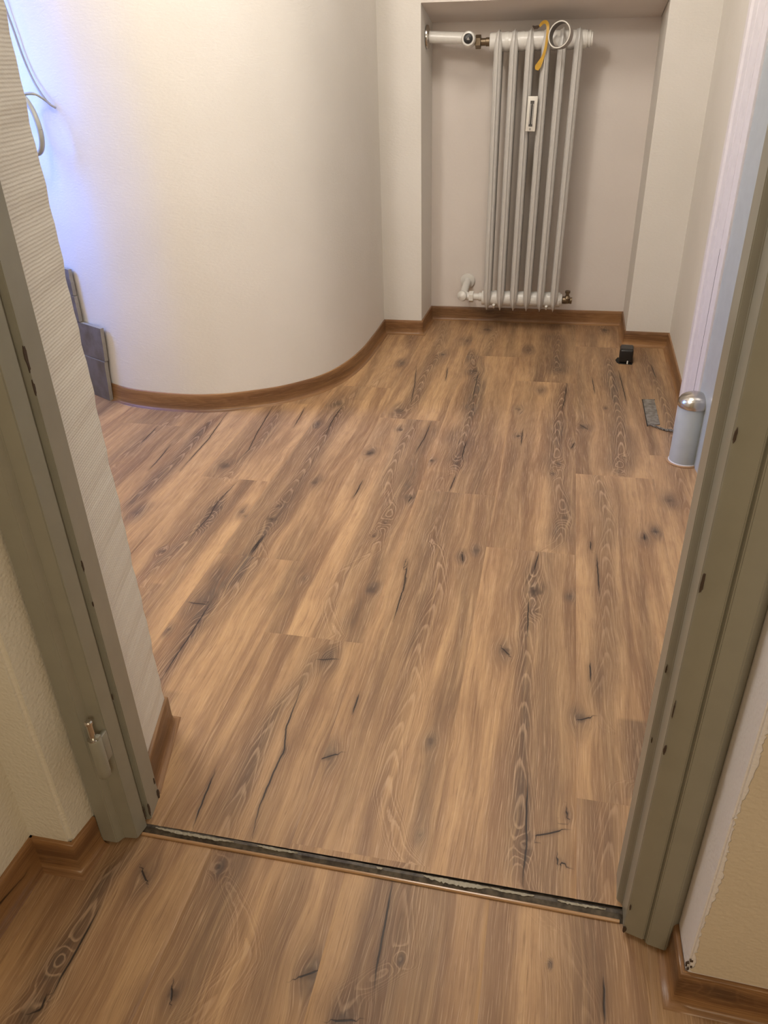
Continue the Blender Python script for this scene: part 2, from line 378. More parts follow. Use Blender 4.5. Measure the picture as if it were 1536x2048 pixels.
STREAKS = [
 ([(-1.176, 2.396), (-1.151, 2.047), (-1.165, 1.808), (-1.16, 1.704)], 0.0205, 0.7),
 ([(-1.299, 2.396), (-1.34, 2.217), (-1.343, 2.017)], 0.0275, 0.5),
 ([(-0.963, 2.539), (-0.928, 2.248), (-0.945, 2.038), (-0.95, 1.969)], 0.0185, 0.5),
 ([(-0.735, 2.591), (-0.727, 2.247), (-0.72, 2.046), (-0.723, 1.88), (-0.721, 1.733), (-0.723, 1.659), (-0.722, 1.553), (-0.73, 1.363)], 0.0245, 0.8),
 ([(-0.913, 1.861), (-0.904, 1.724), (-0.913, 1.587), (-0.932, 1.498), (-0.939, 1.426)], 0.026, 0.8),
 ([(-0.46, 3.241), (-0.487, 2.94), (-0.474, 2.665), (-0.503, 2.517)], 0.02, 0.6),
 ([(-0.336, 3.228), (-0.268, 2.85), (-0.257, 2.534), (-0.262, 2.267), (-0.257, 2.128)], 0.03, 0.9),
 ([(0.031, 3.55), (0.033, 2.988)], 0.042, 0.8),
 ([(0.239, 3.221), (0.254, 2.749), (0.254, 2.316), (0.235, 2.178)], 0.0295, 0.8),
 ([(0.067, 2.898), (0.05, 2.523), (0.048, 2.252), (0.065, 2.027), (0.078, 1.88), (0.064, 1.724)], 0.0235, 0.7),
 ([(-0.384, 2.458), (-0.403, 2.181), (-0.392, 1.979), (-0.405, 1.788), (-0.414, 1.642)], 0.0255, 0.7),
 ([(-0.548, 2.471), (-0.553, 2.19), (-0.538, 1.929)], 0.0205, 0.4),
 ([(0.17, 2.111), (0.194, 1.923), (0.182, 1.703)], 0.0345, 0.5),
 ([(-0.767, 1.523), (-0.747, 1.326), (-0.739, 1.212), (-0.735, 1.079)], 0.0195, 0.8),
 ([(-0.583, 1.573), (-0.58, 1.435), (-0.568, 1.343)], 0.014, 0.5),
 ([(-0.39, 1.662), (-0.376, 1.462), (-0.391, 1.33), (-0.389, 1.268)], 0.0155, 0.6),
 ([(-0.434, 1.253), (-0.444, 1.126), (-0.465, 1.038), (-0.472, 0.935), (-0.463, 0.825), (-0.468, 0.783)], 0.016, 0.7),
 ([(-0.287, 1.423), (-0.29, 1.215), (-0.288, 0.994), (-0.279, 0.819)], 0.0195, 0.35),
 ([(0.01, 1.693), (0.008, 1.521), (0.005, 1.3), (0.005, 1.152), (0.01, 1.002), (0.014, 0.875), (0.024, 0.824), (0.025, 0.751)], 0.0175, 0.8),
 ([(-0.265, 1.665), (-0.238, 1.358), (-0.248, 1.222)], 0.024, 0.6),
 ([(-0.169, 1.635), (-0.147, 1.41), (-0.138, 1.212), (-0.157, 1.018), (-0.144, 0.814), (-0.137, 0.757)], 0.014, 0.4),
 ([(0.181, 1.741), (0.179, 1.544), (0.167, 1.298), (0.144, 1.151)], 0.028, 0.45),
 ([(0.172, 0.933), (0.151, 0.776)], 0.016, 0.5),
 ([(-0.601, 0.715), (-0.621, 0.648), (-0.619, 0.586), (-0.623, 0.514), (-0.616, 0.467), (-0.629, 0.426)], 0.0155, 0.8),
 ([(-0.46, 0.728), (-0.44, 0.613), (-0.439, 0.543), (-0.44, 0.498), (-0.436, 0.46)], 0.017, 0.4),
 ([(-0.272, 0.627), (-0.266, 0.514)], 0.0195, 0.4),
 ([(-0.152, 0.729), (-0.137, 0.609)], 0.0135, 0.5),
 ([(0.079, 0.702), (0.113, 0.604)], 0.0225, 0.3),
 ([(-0.202, 0.542), (-0.199, 0.507)], 0.016, 0.6),
]

def seg_dist(px, py, pl):
    "signed distance, and how far past the ends, to a polyline (x, y); also its x at the given y"
    best = np.full(px.shape, 9.0); sgn = np.ones(px.shape)
    for (x0, y0), (x1, y1) in zip(pl, pl[1:]):
        dx, dy = x1 - x0, y1 - y0; L2 = dx * dx + dy * dy + 1e-12
        t = np.clip(((px - x0) * dx + (py - y0) * dy) / L2, 0, 1)
        ex, ey = px - (x0 + t * dx), py - (y0 + t * dy)
        d = np.hypot(ex, ey); s = np.sign(ex * dy - ey * dx); u = d < best
        best = np.where(u, d, best); sgn = np.where(u, s, sgn)
    return best, sgn
def wood_attrs(X, Y, seed, c0, c1, y0, y1, cracks, knots, streaks, tone, rich=1.0):
    "X across, Y along; plank spans c0..c1, y0..y1"
    rs = np.random.RandomState(seed)
    w = c1 - c0
    mine = lambda p: c0 - 0.006 <= p[0] <= c1 + 0.006 and y0 - 0.02 <= p[1] <= y1 + 0.02
    # heart line
    hx = c0 + w * rs.uniform(0.25, 0.75); base = hx + 0.035 * (vnoise(Y * 1.7, Y * 0, seed) - 0.5) * 2
    num = base * 0.02; den = np.full(Y.shape, 0.02); dark = np.zeros(Y.shape)
    for pl, sw, st in streaks:
        pts = sorted(pl, key=lambda p: p[1])
        if not any(mine(p) for p in pts): continue
        mid = pts[len(pts) // 2]
        if not (c0 - 0.03 <= mid[0] <= c1 + 0.03): continue
        ys = np.array([p[1] for p in pts]); xs = np.clip(np.array([p[0] for p in pts]), c0 + 0.01, c1 - 0.01)
        h = np.interp(Y, ys, xs) + 0.008 * (vnoise(Y * 9, Y * 0, seed + 5) - 0.5)
        end = np.clip((Y - ys[0] + 0.06) / 0.12, 0, 1) * np.clip((ys[-1] + 0.06 - Y) / 0.12, 0, 1)
        num += h * end * st; den += end * st
        ww = sw * (0.6 + 0.9 * vnoise(Y * 7, X * 8, seed + 2)) * 1.5
        dark = np.maximum(dark, st * end * np.exp(-((X - h) / ww) ** 2) * (0.75 + 0.7 * vnoise(Y * 5, X * 30, seed + 3)))
    H = num / den
    # streak of the plank's own where nothing is placed
    own = np.exp(-((X - base) / 0.035) ** 2) * np.clip(vnoise(Y * 2.2, X * 6, seed + 9) * 1.6 - 0.55, 0, 1) * 0.75
    band = np.clip(vnoise(Y * 0.9, X * 22, seed + 13) * 1.9 - 0.85, 0, 1) * 0.65
    dark = np.maximum(dark, np.maximum(own * (den < 0.2), band))
    dv = X - H
    v = X + 0.010 * (vnoise(Y * 2.4, X * 9, seed + 1) - 0.5) * 2 + 0.0035 * (vnoise(Y * 11, X * 28, seed + 4) - 0.5) * 2
    phi = dv * dv * 4800 + (Y * 13.0) + 0.9 * vnoise(Y * 3.5, X * 22, seed + 6) + 0.35 * vnoise(Y * 22, X * 70, seed + 7)
    ring = np.exp(-(dv / 0.034) ** 2) * np.maximum(np.clip(vnoise(Y * 2.6, X * 4, seed + 8) * 2.0 - 0.45, 0, 1), np.clip(den * 1.5, 0, 1) * (0.55 + 0.4 * vnoise(Y * 3, X * 3, seed)))
    knot = np.zeros(Y.shape)
    for kx, ky, kr in knots:
        if not mine((kx, ky)): continue
        a = min(kr, 0.02)
        r2 = ((X - kx) / (a * 2.0)) ** 2 + ((Y - ky) / (a * 3.2)) ** 2
        v = v - (X - kx) * 0.85 * np.exp(-r2)
        phi = phi + 3.2 * np.exp(-r2 * 0.8)
        ring = np.maximum(ring, 0.75 * np.exp(-r2 * 0.7))
        q = np.sqrt(((X - kx) / a) ** 2 + ((Y - ky) / (a * 1.0)) ** 2) + 0.9 * (vnoise(X * 140 + Y * 60, Y * 110 - X * 50, seed) - 0.5)
        kst = 0.45 + 0.75 * ((kx * 91.7 + ky * 37.3) % 1.0)
        knot = np.maximum(knot, kst * np.clip(1.3 - q, 0, 1.1))
        dark = np.maximum(dark, 0.95 * np.exp(-((X - kx) / (a * 2.0)) ** 2 - ((Y - ky) / (a * 4.0)) ** 2) * (0.6 + 0.7 * vnoise(Y * 30, X * 50, seed + 17)))
    cd = np.full(Y.shape, 0.03); cm = np.zeros(Y.shape); cw = np.full(Y.shape, 0.001)
    for pl, cwid in cracks:
        if not mine(pl[len(pl) // 2]): continue
        d, s = seg_dist(X, Y, pl)
        ylo, yhi = min(p[1] for p in pl), max(p[1] for p in pl); L = max(yhi - ylo, 0.004)
        e = np.clip(np.minimum(Y - ylo, yhi - Y) / (0.28 * L) + 0.15, 0, 1) if L > 0.03 else np.ones(Y.shape)
        mk = np.clip(1.6 - d / 0.012, 0, 1) * (0.35 + 0.65 * e)
        u = d < np.abs(cd)
        cd = np.where(u, d * s, cd); cw = np.where(u, max(cwid, 0.0014) * 1.15 * (0.35 + e) , cw); cm = np.where(u, mk, cm)
    return (np.stack([Y, v, np.full(Y.shape, seed * 1.37)], 1), np.stack([phi, ring * rich, dark], 1),
            np.stack([cd, cm, knot], 1), np.stack([np.full(Y.shape, tone), cw, np.zeros(Y.shape)], 1))
def grid_mesh(name, blocks, m, parent=None, props=None):
    "blocks: (nu, nv, points (nu*nv,3), attrs) -> one mesh of grids"
    V = []; F = []; AT = [[], [], [], []]; off = 0
    for nu, nv, pts, at in blocks:
        V.append(pts)
        for k in range(4): AT[k].append(at[k])
        idx = np.arange(nu * nv).reshape(nu, nv) + off
        f = np.stack([idx[:-1, :-1], idx[1:, :-1], idx[1:, 1:], idx[:-1, 1:]], -1).reshape(-1, 4); F.append(f); off += nu * nv
    V = np.concatenate(V); F = np.concatenate(F)
    me = bpy.data.meshes.new(name); me.vertices.add(len(V)); me.vertices.foreach_set('co', V.astype(np.float32).ravel())
    me.loops.add(F.size); me.polygons.add(len(F)); me.loops.foreach_set('vertex_index', F.astype(np.int32).ravel())
    me.polygons.foreach_set('loop_start', np.arange(0, F.size, 4, dtype=np.int32)); me.polygons.foreach_set('loop_total', np.full(len(F), 4, dtype=np.int32))
    me.update(calc_edges=True)
    for k, nm in enumerate(('wa', 'wb', 'wc', 'wd')):
        a = me.attributes.new(nm, 'FLOAT_VECTOR', 'POINT'); a.data.foreach_set('vector', np.concatenate(AT[k]).astype(np.float32).ravel())
    me.materials.append(m); me.validate()
    o = bpy.data.objects.new(name, me); col.objects.link(o)
    if parent: o.parent = parent
    for k, v in (props or {}).items(): o[k] = v
    return o
def planks(x_lo, x_hi, y_lo, y_hi, seam0, joints, L, dx, dy, z, sd):
    Wd = 0.2275; blocks = []
    k = math.floor((x_lo - seam0) / Wd)
    while seam0 + k * Wd < x_hi:
        c0, c1 = seam0 + k * Wd, seam0 + (k + 1) * Wd
        a0, a1 = max(c0, x_lo), min(c1, x_hi)
        j = joints.get(k, joints.get('d') + 0.43 * k)
        n0 = math.floor((y_lo - j) / L)
        while j + n0 * L < y_hi:
            p0, p1 = j + n0 * L, j + (n0 + 1) * L
            b0, b1 = max(p0, y_lo), min(p1, y_hi)
            if b1 - b0 > 0.002 and a1 - a0 > 0.002:
                nu = max(2, int((a1 - a0) / dx) + 1); nv = max(2, int((b1 - b0) / dy) + 1)
                xs = np.linspace(a0, a1, nu); ys = np.linspace(b0, b1, nv)
                X, Y = np.meshgrid(xs, ys, indexing='ij'); X = X.ravel(); Y = Y.ravel()
                seed = (sd + k * 13 + n0 * 5) % 97 + 3
                tone = TONES.get((sd, k, n0), 0.94 + 0.10 * random.Random(seed * 31 + sd).random())
                at = wood_attrs(X, Y, seed, c0, c1, p0, p1, CRACKS, KNOTS, STREAKS, tone)
                # hairline bevel at the plank's edges
                Z = np.full(X.shape, z)
                edge = (np.abs(X - c0) < 1e-6) | (np.abs(X - c1) < 1e-6) | (np.abs(Y - p0) < 1e-6) | (np.abs(Y - p1) < 1e-6)
                Z[edge] -= 0.0006
                blocks.append((nu, nv, np.stack([X, Y, Z], 1), at))
            n0 += 1
        k += 1
    return blocks
TONES = {}
# far room: seams and butt joints as laid (column 0 is x 0.108..0.3355)
J = {0: 0.935, -1: 1.698, -2: 1.974, -3: 1.265, -4: 1.55, -5: 1.952, -6: 1.30, -7: 2.3, -8: 1.7, 1: 1.10, 'd': 1.4}
floor = grid_mesh('floor', planks(-2.9, 0.60, 0.7465, 3.72, 0.108, J, 1.2165, 0.0045, 0.009, 0.0, 0), WOOD, props={'kind': 'structure'})
JN = {0: -0.3, -1: 0.1, -2: -0.2, -3: 0.2, -4: 0.0, 1: -0.1, 2: 0.05, 3: -0.4, 4: 0.2, 5: 0.0, 6: 0.1, 'd': -0.2}
floor_near = grid_mesh('floor', planks(-0.80, 1.1, 0.30, 0.730, -0.248 + 0.2275 * 0, JN, 1.2165, 0.0035, 0.005, -0.006, 40)
             + planks(-0.80, 1.1, -1.3, 0.30, -0.248, JN, 1.2165, 0.02, 0.05, -0.006, 40), WOOD, props={'kind': 'structure'})

def skirting(name, path, h=0.065, seed=5, parent=None, side=1, z0=0.0, feats=((), (), ())):
    "coved vinyl skirting along a floor path; the room is on the right of the path"
    # resample
    P = [Vector(p) for p in path]; pts = []; U = []; acc = 0
    for a, b in zip(P, P[1:]):
        d = (b - a).length; n = max(1, int(d / 0.02))
        for k in range(n): pts.append(a.lerp(b, k / n)); U.append(acc + d * k / n)
        acc += d
    pts.append(P[-1]); U.append(acc)
    # profile: (out from the wall, z, v): wall top, top edge, face, cove, lip
    prof = [(-0.001, h), (0.0045, h), (0.0058, h - 0.0015), (0.0058, h * 0.75), (0.0058, h * 0.5), (0.006, h * 0.28), (0.0075, 0.0085), (0.010, 0.0045), (0.0125, 0.0026), (0.0175, 0.0018), (0.019, 0.0002)]
    lines = [offset_path([tuple(p) for p in pts], -d) for d, _ in prof]
    nu, nv = len(pts), len(prof)
    arr = np.zeros((nu, nv, 3)); XX = np.zeros((nu, nv)); YY = np.zeros((nu, nv))
    acc_v = 0
    for j, (d, z) in enumerate(prof):
        for i in range(nu):
            arr[i, j] = (lines[j][i][0], lines[j][i][1], z + z0)
            XX[i, j] = h - z + d; YY[i, j] = U[i] * side
    lo, hi = YY.min(), YY.max()
    at = wood_attrs(XX.ravel(), YY.ravel() + seed * 2.0, seed, -0.02, 0.12, lo + seed * 2.0 - .1, hi + seed * 2.0 + .1, feats[0], feats[1], feats[2], 0.93, 0.25)
    me_o = grid_mesh(name, [(nu, nv, arr.reshape(-1, 3), at)], WOODS, parent, {'kind': 'structure'})
    return me_o

# ------------------------------------------------------------ the room shell
H_ = 2.40
base = [(-2.90, 3.20), (-2.30, 2.87), (-1.764, 2.562), (-1.64, 2.496), (-1.505, 2.445), (-1.307, 2.426), (-1.167, 2.447), (-1.057, 2.497), (-0.945, 2.572), (-0.841, 2.694), (-0.785, 2.844), (-0.757, 3.027), (-0.750, 3.246), (-0.750, 3.436)]
curve = catmull(base, 10)
WO = 0.013                                   # skirting lip to wall
far_left = offset_path(curve + [(-0.575, 3.436), (-0.570, 3.685), (0.305, 3.690), (0.301, 3.393), (0.480, 3.387), (0.467, 2.767)], WO)
i_p = len(curve) - 1
wall_left = wall_strip('wall_left', far_left[:i_p + 3], 0.12, 0, H_, M_WHITE, smooth=True)
NB_L, NB_R = far_left[i_p + 2], far_left[i_p + 3]
wall_back = wall_strip('wall_back', [(NB_L[0] - 0.1, NB_L[1] + 0.001), (NB_R[0] + 0.1, NB_R[1] + 0.001)], 0.12, 0, H_, M_NICHE)
wall_right = wall_strip('wall_right', [far_left[i_p + 3], far_left[i_p + 4], far_left[i_p + 5], (0.478, 2.767), (0.476, 2.45), (0.480, 0.95)], 0.15, 0, H_, M_WHITE)
bm = bmesh.new()                              # lintel with its sloping soffit closes the top of the niche
fl, fr = far_left[i_p + 1], far_left[i_p + 4]
pr = [(fl[0], fl[1], 1.285), (fl[0], 3.695, 1.228), (fl[0], 3.695, H_), (fl[0], fl[1], H_)]
qr = [(fr[0], fr[1], 1.275), (fr[0], 3.702, 1.218), (fr[0], 3.702, H_), (fr[0], fr[1], H_)]
a = [bm.verts.new(p) for p in pr]; b = [bm.verts.new(p) for p in qr]
bm.faces.new(a); bm.faces.new(b[::-1])
for i in range(4): bm.faces.new((a[i], b[i], b[(i + 1) % 4], a[(i + 1) % 4]))
link_bm('wall_back', bm, M_NICHE, props={'kind': 'structure'})

rj = random.Random(3)
def wavy(i, p, z):
    if i in (1,): return (p[0] + 0.0016 * math.sin(z * 47) * math.sin(z * 19 + 1) + 0.0007 * math.sin(z * 131), p[1])
    return p
bm = bmesh.new()
prism(bm, [(-0.622, 0.802), (-0.6625, 0.967), (-2.9, 0.967), (-2.9, 0.71), (-0.66, 0.71), (-0.64, 0.802)], 0, H_, 0.012, wavy)
link_bm('wall_left', bm, M_WEAVE, props={'kind': 'structure'})
bm = bmesh.new()
prism(bm, [(-0.77, -1.3), (-0.740, 0.652), (-0.668, 0.652), (-0.661, 0.704), (-0.661, 0.76), (-1.0, 0.76), (-1.0, -1.3)], -0.006, H_)
es = [e for e in bm.edges if abs(e.verts[0].co.z - e.verts[1].co.z) > 1 and abs(e.verts[0].co.y - 0.652) < 0.001 and e.verts[0].co.x > -0.7]
bmesh.ops.bevel(bm, geom=es, offset=0.006, segments=3, affect='EDGES')
link_bm('wall_left', bm, M_CREAM, props={'kind': 'structure'}, smooth=True)
# right of the doorway: bare white reveal, beige wallpaper torn off short of the corner
bm = bmesh.new(); prism(bm, [(0.250, 0.802), (0.240, 0.702), (0.242, 0.631), (1.2, 0.600), (1.2, 0.95), (0.26, 0.95)], -0.006, H_)
es = [e for e in bm.edges if abs(e.verts[0].co.z - e.verts[1].co.z) > 1 and abs(e.verts[0].co.y - 0.631) < 0.0005 and e.verts[0].co.x < 0.25]
bmesh.ops.bevel(bm, geom=es, offset=0.0025, segments=3, affect='EDGES')
link_bm('wall_right', bm, M_PLASTER, props={'kind': 'structure'}, smooth=True)
bm = bmesh.new(); rows = []
zz = 0.062
while zz < 1.3:
    x = 0.2478 + 0.0022 * math.sin(zz * 31) + rj.uniform(-0.0016, 0.0016) + (rj.random() < 0.10) * rj.uniform(-0.005, 0.003)
    rows.append((x, zz)); zz += rj.uniform(0.002, 0.006)
rows.append((0.248, H_))
F0 = [bm.verts.new((x, 0.631 - (x - 0.242) * 0.0332 - 0.0010, z)) for x, z in rows]
F1 = [bm.verts.new((1.19, 0.631 - (1.19 - 0.242) * 0.0332 - 0.0010, z)) for x, z in rows]
B0 = [bm.verts.new((x + 0.0012, 0.631 - (x - 0.242) * 0.0332 + 0.0003, z)) for x, z in rows]
for i in range(len(rows) - 1):
    bm.faces.new((F0[i], F1[i], F1[i + 1], F0[i + 1])); bm.faces.new((F0[i], F0[i + 1], B0[i + 1], B0[i]))
link_bm('wall_right', bm, M_BEIGE, props={'kind': 'structure'})
bm = bmesh.new()
for k in range(9):
    x, z = 0.2375 + rj.uniform(0, 0.010), 0.062 + rj.uniform(0, 0.022)
    box(bm, x, x + rj.uniform(0.001, 0.004), 0.6300, 0.6322, z, z + rj.uniform(0.001, 0.006))
link_bm('trim_3', bm, M_CHIP, props={'kind': 'structure'})
# the rest of the shell, out of view
def slab(name, x0, x1, y0, y1, z0, z1, m=M_WHITE):
    b_ = bmesh.new(); box(b_, x0, x1, y0, y1, z0, z1); return link_bm(name, b_, m, props={'kind': 'structure'})
slab('ceiling', -3.0, 1.4, -1.45, 3.85, H_, H_ + 0.06, M_CEIL)
slab('wall_left', -3.02, -2.90, 0.7, 3.3, 0, H_)
slab('wall_front', -1.0, 1.3, -1.42, -1.30, -0.006, H_, M_CREAM)
slab('wall_right', 1.19, 1.30, -1.3, 0.62, -0.006, H_, M_CREAM)
slab('wall_front', -0.66, 0.26, 0.70, 0.80, 2.05, H_, M_CREAM)
slab('floor', -3.0, 1.3, 0.7475, 3.9, -0.10, -0.0012, M_BLACK)
slab('floor', -1.0, 1.3, -1.4, 0.7475, -0.10, -0.012, M_BLACK)

# ------------------------------------------------------------ skirtings
skirting('baseboard_left', far_left[18:i_p + 1], seed=21)
skirting('baseboard_left', far_left[i_p:i_p + 3], seed=22)
skirting('baseboard_back', [far_left[i_p + 2], far_left[i_p + 3]], seed=23, feats=((), ((0.025, 46.29, 0.012),), (([(0.02, 46.2), (0.02, 46.4)], 0.03, 0.7),)))
skirting('baseboard_right', [far_left[i_p + 3], far_left[i_p + 4], far_left[i_p + 5]], seed=26)
skirting('baseboard_right', [far_left[i_p + 5], (0.478, 2.767), (0.4765, 2.54)], seed=25)
skirting('baseboard_front', [(-0.622, 0.804), (-0.6625, 0.967), (-0.9, 0.967)], seed=31)
skirting('baseboard_near_left', [(-0.77, -1.2), (-0.740, 0.652)], seed=32, z0=-0.006, feats=(([([(0.02, 65.55), (0.035, 65.75), (0.05, 65.82)], 0.002)]), (), ()))
skirting('baseboard_near_left', [(-0.740, 0.652), (-0.668, 0.652), (-0.662, 0.703)], seed=33, z0=-0.006)
skirting('baseboard_near_right', [(0.239, 0.702), (0.240, 0.631), (1.18, 0.6006)], seed=34, z0=-0.006, feats=((), ((0.03, 68.12, 0.009),), ()))

# ------------------------------------------------------------ threshold between the two floors
bm = bmesh.new(); n = 220
rows = []
for i in range(n + 1):
    t = i / n; x = -0.600 + t * 0.785; yo = -0.006 * (t - 0.2)
    k = lambda s: 0.0012 * (float(vnoise(np.array(x * 90), np.array(0.0), s)) - 0.5)
    rows.append([bm.verts.new(p) for p in ((x, 0.7520 + yo, -0.004), (x, 0.7460 + yo, -0.004), (x, 0.7445 + yo, 0.0006 + k(1)), (x, 0.7395 + yo, 0.0004 + k(2)), (x, 0.7360 + yo, -0.002 + k(3)), (x, 0.7315 + yo, -0.0045 + k(4)), (x, 0.7280 + yo, -0.006), (x, 0.7280 + yo, -0.011), (x, 0.7520 + yo, -0.011))])
for a, b in zip(rows, rows[1:]):
    for j in range(9): bm.faces.new((a[j], a[(j + 1) % 9], b[(j + 1) % 9], b[j]))
bm.faces.new(rows[0]); bm.faces.new(rows[-1][::-1])
thr = link_bm('trim_1', bm, M_THRESH, props={'kind': 'structure'})
bm = bmesh.new(); tube(bm, [(-0.60, 0.7300, -0.0045), (-0.2, 0.7290, -0.0045), (0.17, 0.7255, -0.0045)], 0.0028, 10)
link_bm('sealant_bead', bm, M_BEAD, thr, smooth=True)
bm = bmesh.new()
def flake(x0, x1, y, w, seed, z=0.0014):
    rr = random.Random(seed); k = int((x1 - x0) / 0.003) + 2; top = []; bot = []
    for i in range(k):
        x = x0 + (x1 - x0) * i / (k - 1); e = min(1, 4 * min(i, k - 1 - i) / (k - 1) + 0.1)
        top.append(bm.verts.new((x, y + 0.001 + rr.uniform(-.0006, .0006) - 0.006 * (x - x0), z + rr.uniform(0, .0008))))
        bot.append(bm.verts.new((x, y - w * e * rr.uniform(0.5, 1.1) - 0.006 * (x - x0), z - 0.001 + rr.uniform(0, .0012))))
    for i in range(k - 1): bm.faces.new((top[i], top[i + 1], bot[i + 1], bot[i]))
flake(-0.125, -0.020, 0.7395, 0.0065, 1); flake(-0.02, 0.045, 0.7385, 0.003, 2); flake(-0.58, -0.44, 0.7410, 0.004, 3, 0.0012); flake(-0.40, -0.33, 0.741, 0.003, 4); flake(0.08, 0.15, 0.7375, 0.003, 5); flake(-0.20, -0.19, 0.7395, 0.003, 6)
fo = link_bm('peeling_paint', bm, M_FLAKE, thr)
sol = fo.modifiers.new('s', 'SOLIDIFY'); sol.thickness = 0.0006

# ------------------------------------------------------------ steel door frame
door = empty('door_1', (-0.2, 0.75, 0), kind='structure')
def post(pts, z0, bev=0.0013):
    bm = bmesh.new(); prism(bm, pts, z0, 2.0)
    es = [e for e in bm.edges if abs(e.verts[0].co.z - e.verts[1].co.z) > 1]
    bmesh.ops.bevel(bm, geom=es, offset=bev, segments=2, affect='EDGES'); return bm
LP = [(-0.6575, 0.703), (-0.630, 0.703), (-0.6265, 0.7075), (-0.6235, 0.7145), (-0.601, 0.717), (-0.5965, 0.7435), (-0.6045, 0.7455), (-0.6045, 0.7545), (-0.5955, 0.7565), (-0.6035, 0.803), (-0.66, 0.803)]
keep(link_bm('frame_post', post(LP, 0.0), M_FRAME, door, smooth=True), door)
RP = [(0.1690, 0.803), (0.1665, 0.7570), (0.1745, 0.7500), (0.1748, 0.7360), (0.1733, 0.7105), (0.1755, 0.7080), (0.2010, 0.7010), (0.2025, 0.7035), (0.2045, 0.6960), (0.2300, 0.6905), (0.2405, 0.6965), (0.2415, 0.7030), (0.26, 0.803)]
keep(link_bm('frame_post', post(RP, 0.0), M_FRAME, door, smooth=True), door)
bm = bmesh.new(); box(bm, -0.66, 0.24, 0.703, 0.803, 2.0, 2.06, 0.002)
keep(link_bm('frame_head', bm, M_FRAME, door), door)
# lower hinge on the left post
hx, hy = -0.604, 0.692
bm = bmesh.new()
lathe(bm, [(0.0, 0.176), (0.006, 0.177), (0.0092, 0.181), (0.0098, 0.188), (0.0098, 0.2555), (0.0088, 0.257), (0.0, 0.257)], (hx, hy, 0), seg=24)
box(bm, hx - 0.003, hx + 0.0045, hy + 0.004, 0.7165, 0.200, 0.250, 0.001)
box(bm, hx + 0.001, hx + 0.0085, hy - 0.002, hy + 0.006, 0.248, 0.262, 0.0015)
hinge = keep(link_bm('hinge', bm, M_FRAME, door, smooth=True), door)
bm = bmesh.new()
lathe(bm, [(0.0, 0.255), (0.0085, 0.2572), (0.0085, 0.2582), (0.0045, 0.2585), (0.0045, 0.286), (0.0058, 0.2875), (0.0058, 0.291), (0.004, 0.293), (0.0, 0.2935)], (hx - 0.001, hy - 0.001, 0), seg=20)
pin = link_bm('hinge_pin', bm, M_CHROME, hinge, smooth=True)
# chipped paint
def chip(cx, cz, w, h, y=None, x=None, seed=0, t=0.0006):
    rr = random.Random(seed); bm = bmesh.new(); P = []
    for k in range(14):
        a = 2 * math.pi * k / 14; r = rr.uniform(0.55, 1.0)
        u, v = w * r * math.cos(a), h * r * math.sin(a)
        P.append((cx + u, y, cz + v) if y is not None else (x, cx + u, cz + v))
    d = Vector((0, -t, 0)) if y is not None else Vector((t if x < 0 else -t, 0, 0))
    a_ = [bm.verts.new(Vector(p) - d) for p in P]; b_ = [bm.verts.new(Vector(p) + d) for p in P]
    for k in range(14): bm.faces.new((a_[k], a_[(k + 1) % 14], b_[(k + 1) % 14], b_[k]))
    bm.faces.new(a_); bm.faces.new(b_)
    keep(link_bm('paint_chip', bm, M_CHIP, door, props={'label': 'patch of bare dark metal'}), door)
chip(0.7572, 0.812, 0.0035, 0.020, x=-0.5958, seed=1); chip(0.7568, 0.775, 0.002, 0.012, x=-0.5958, seed=2)
chip(0.7570, 0.52, 0.0018, 0.010, x=-0.5958, seed=3); chip(0.7568, 0.455, 0.0015, 0.006, x=-0.5958, seed=4)
chip(0.7575, 0.022, 0.003, 0.016, x=-0.5957, seed=5); chip(0.7990, 0.012, 0.004, 0.014, x=-0.6022, seed=6); chip(0.7970, 0.045, 0.002, 0.010, x=-0.6020, seed=7)
chip(0.7440, 0.03, 0.0015, 0.02, x=-0.5962, seed=8); chip(0.7445, 0.29, 0.001, 0.007, x=-0.5962, seed=9)
chip(0.1755, 0.62, 0.0022, 0.017, y=0.7076, seed=11); chip(0.1752, 0.375, 0.0020, 0.011, y=0.7076, seed=12); chip(0.1755, 0.789, 0.002, 0.010, y=0.7076, seed=13)
chip(0.1752, 0.44, 0.0010, 0.016, y=0.7076, seed=14); chip(0.1685, 0.46, 0.0011, 0.008, y=0.7549, seed=15); chip(0.1688, 0.34, 0.0010, 0.007, y=0.7549, seed=16)
chip(0.190, 0.60 + 0.27, 0.0015, 0.018, y=0.7040, seed=17); chip(0.176, 0.06, 0.0012, 0.008, y=0.7074, seed=18); chip(0.1745, 0.006, 0.0035, 0.010, y=0.7076, seed=19)

# ------------------------------------------------------------ second doorway in the right wall: white casing, pale grey leaf, floor pivot
bm = bmesh.new()
CP = [(0.478, 2.5400), (0.4300, 2.5350), (0.4305, 2.5050), (0.4370, 2.5010), (0.4365, 2.4850), (0.4330, 2.4800), (0.4370, 2.4450), (0.4400, 2.4430), (0.4400, 2.4400), (0.4365, 2.4370), (0.4430, 2.3800), (0.4475, 2.3790), (0.4475, 2.3750), (0.4420, 2.3730), (0.4470, 2.3300), (0.4800, 2.3300)]
prism(bm, CP, 0, H_)
es = [e for e in bm.edges if abs(e.verts[0].co.z - e.verts[1].co.z) > 1]
bmesh.ops.bevel(bm, geom=es, offset=0.0012, segments=2, affect='EDGES')
cas = link_bm('trim_2', bm, M_TRIM, smooth=True, props={'kind': 'structure'})
bm = bmesh.new(); prism(bm, [(0.4425, 2.3790), (0.4480, 2.3790), (0.4480, 2.3750), (0.4422, 2.3752)], 0.16, 0.62)
link_bm('open_joint', bm, M_BLACK, cas, props={'label': 'dark open joint'})
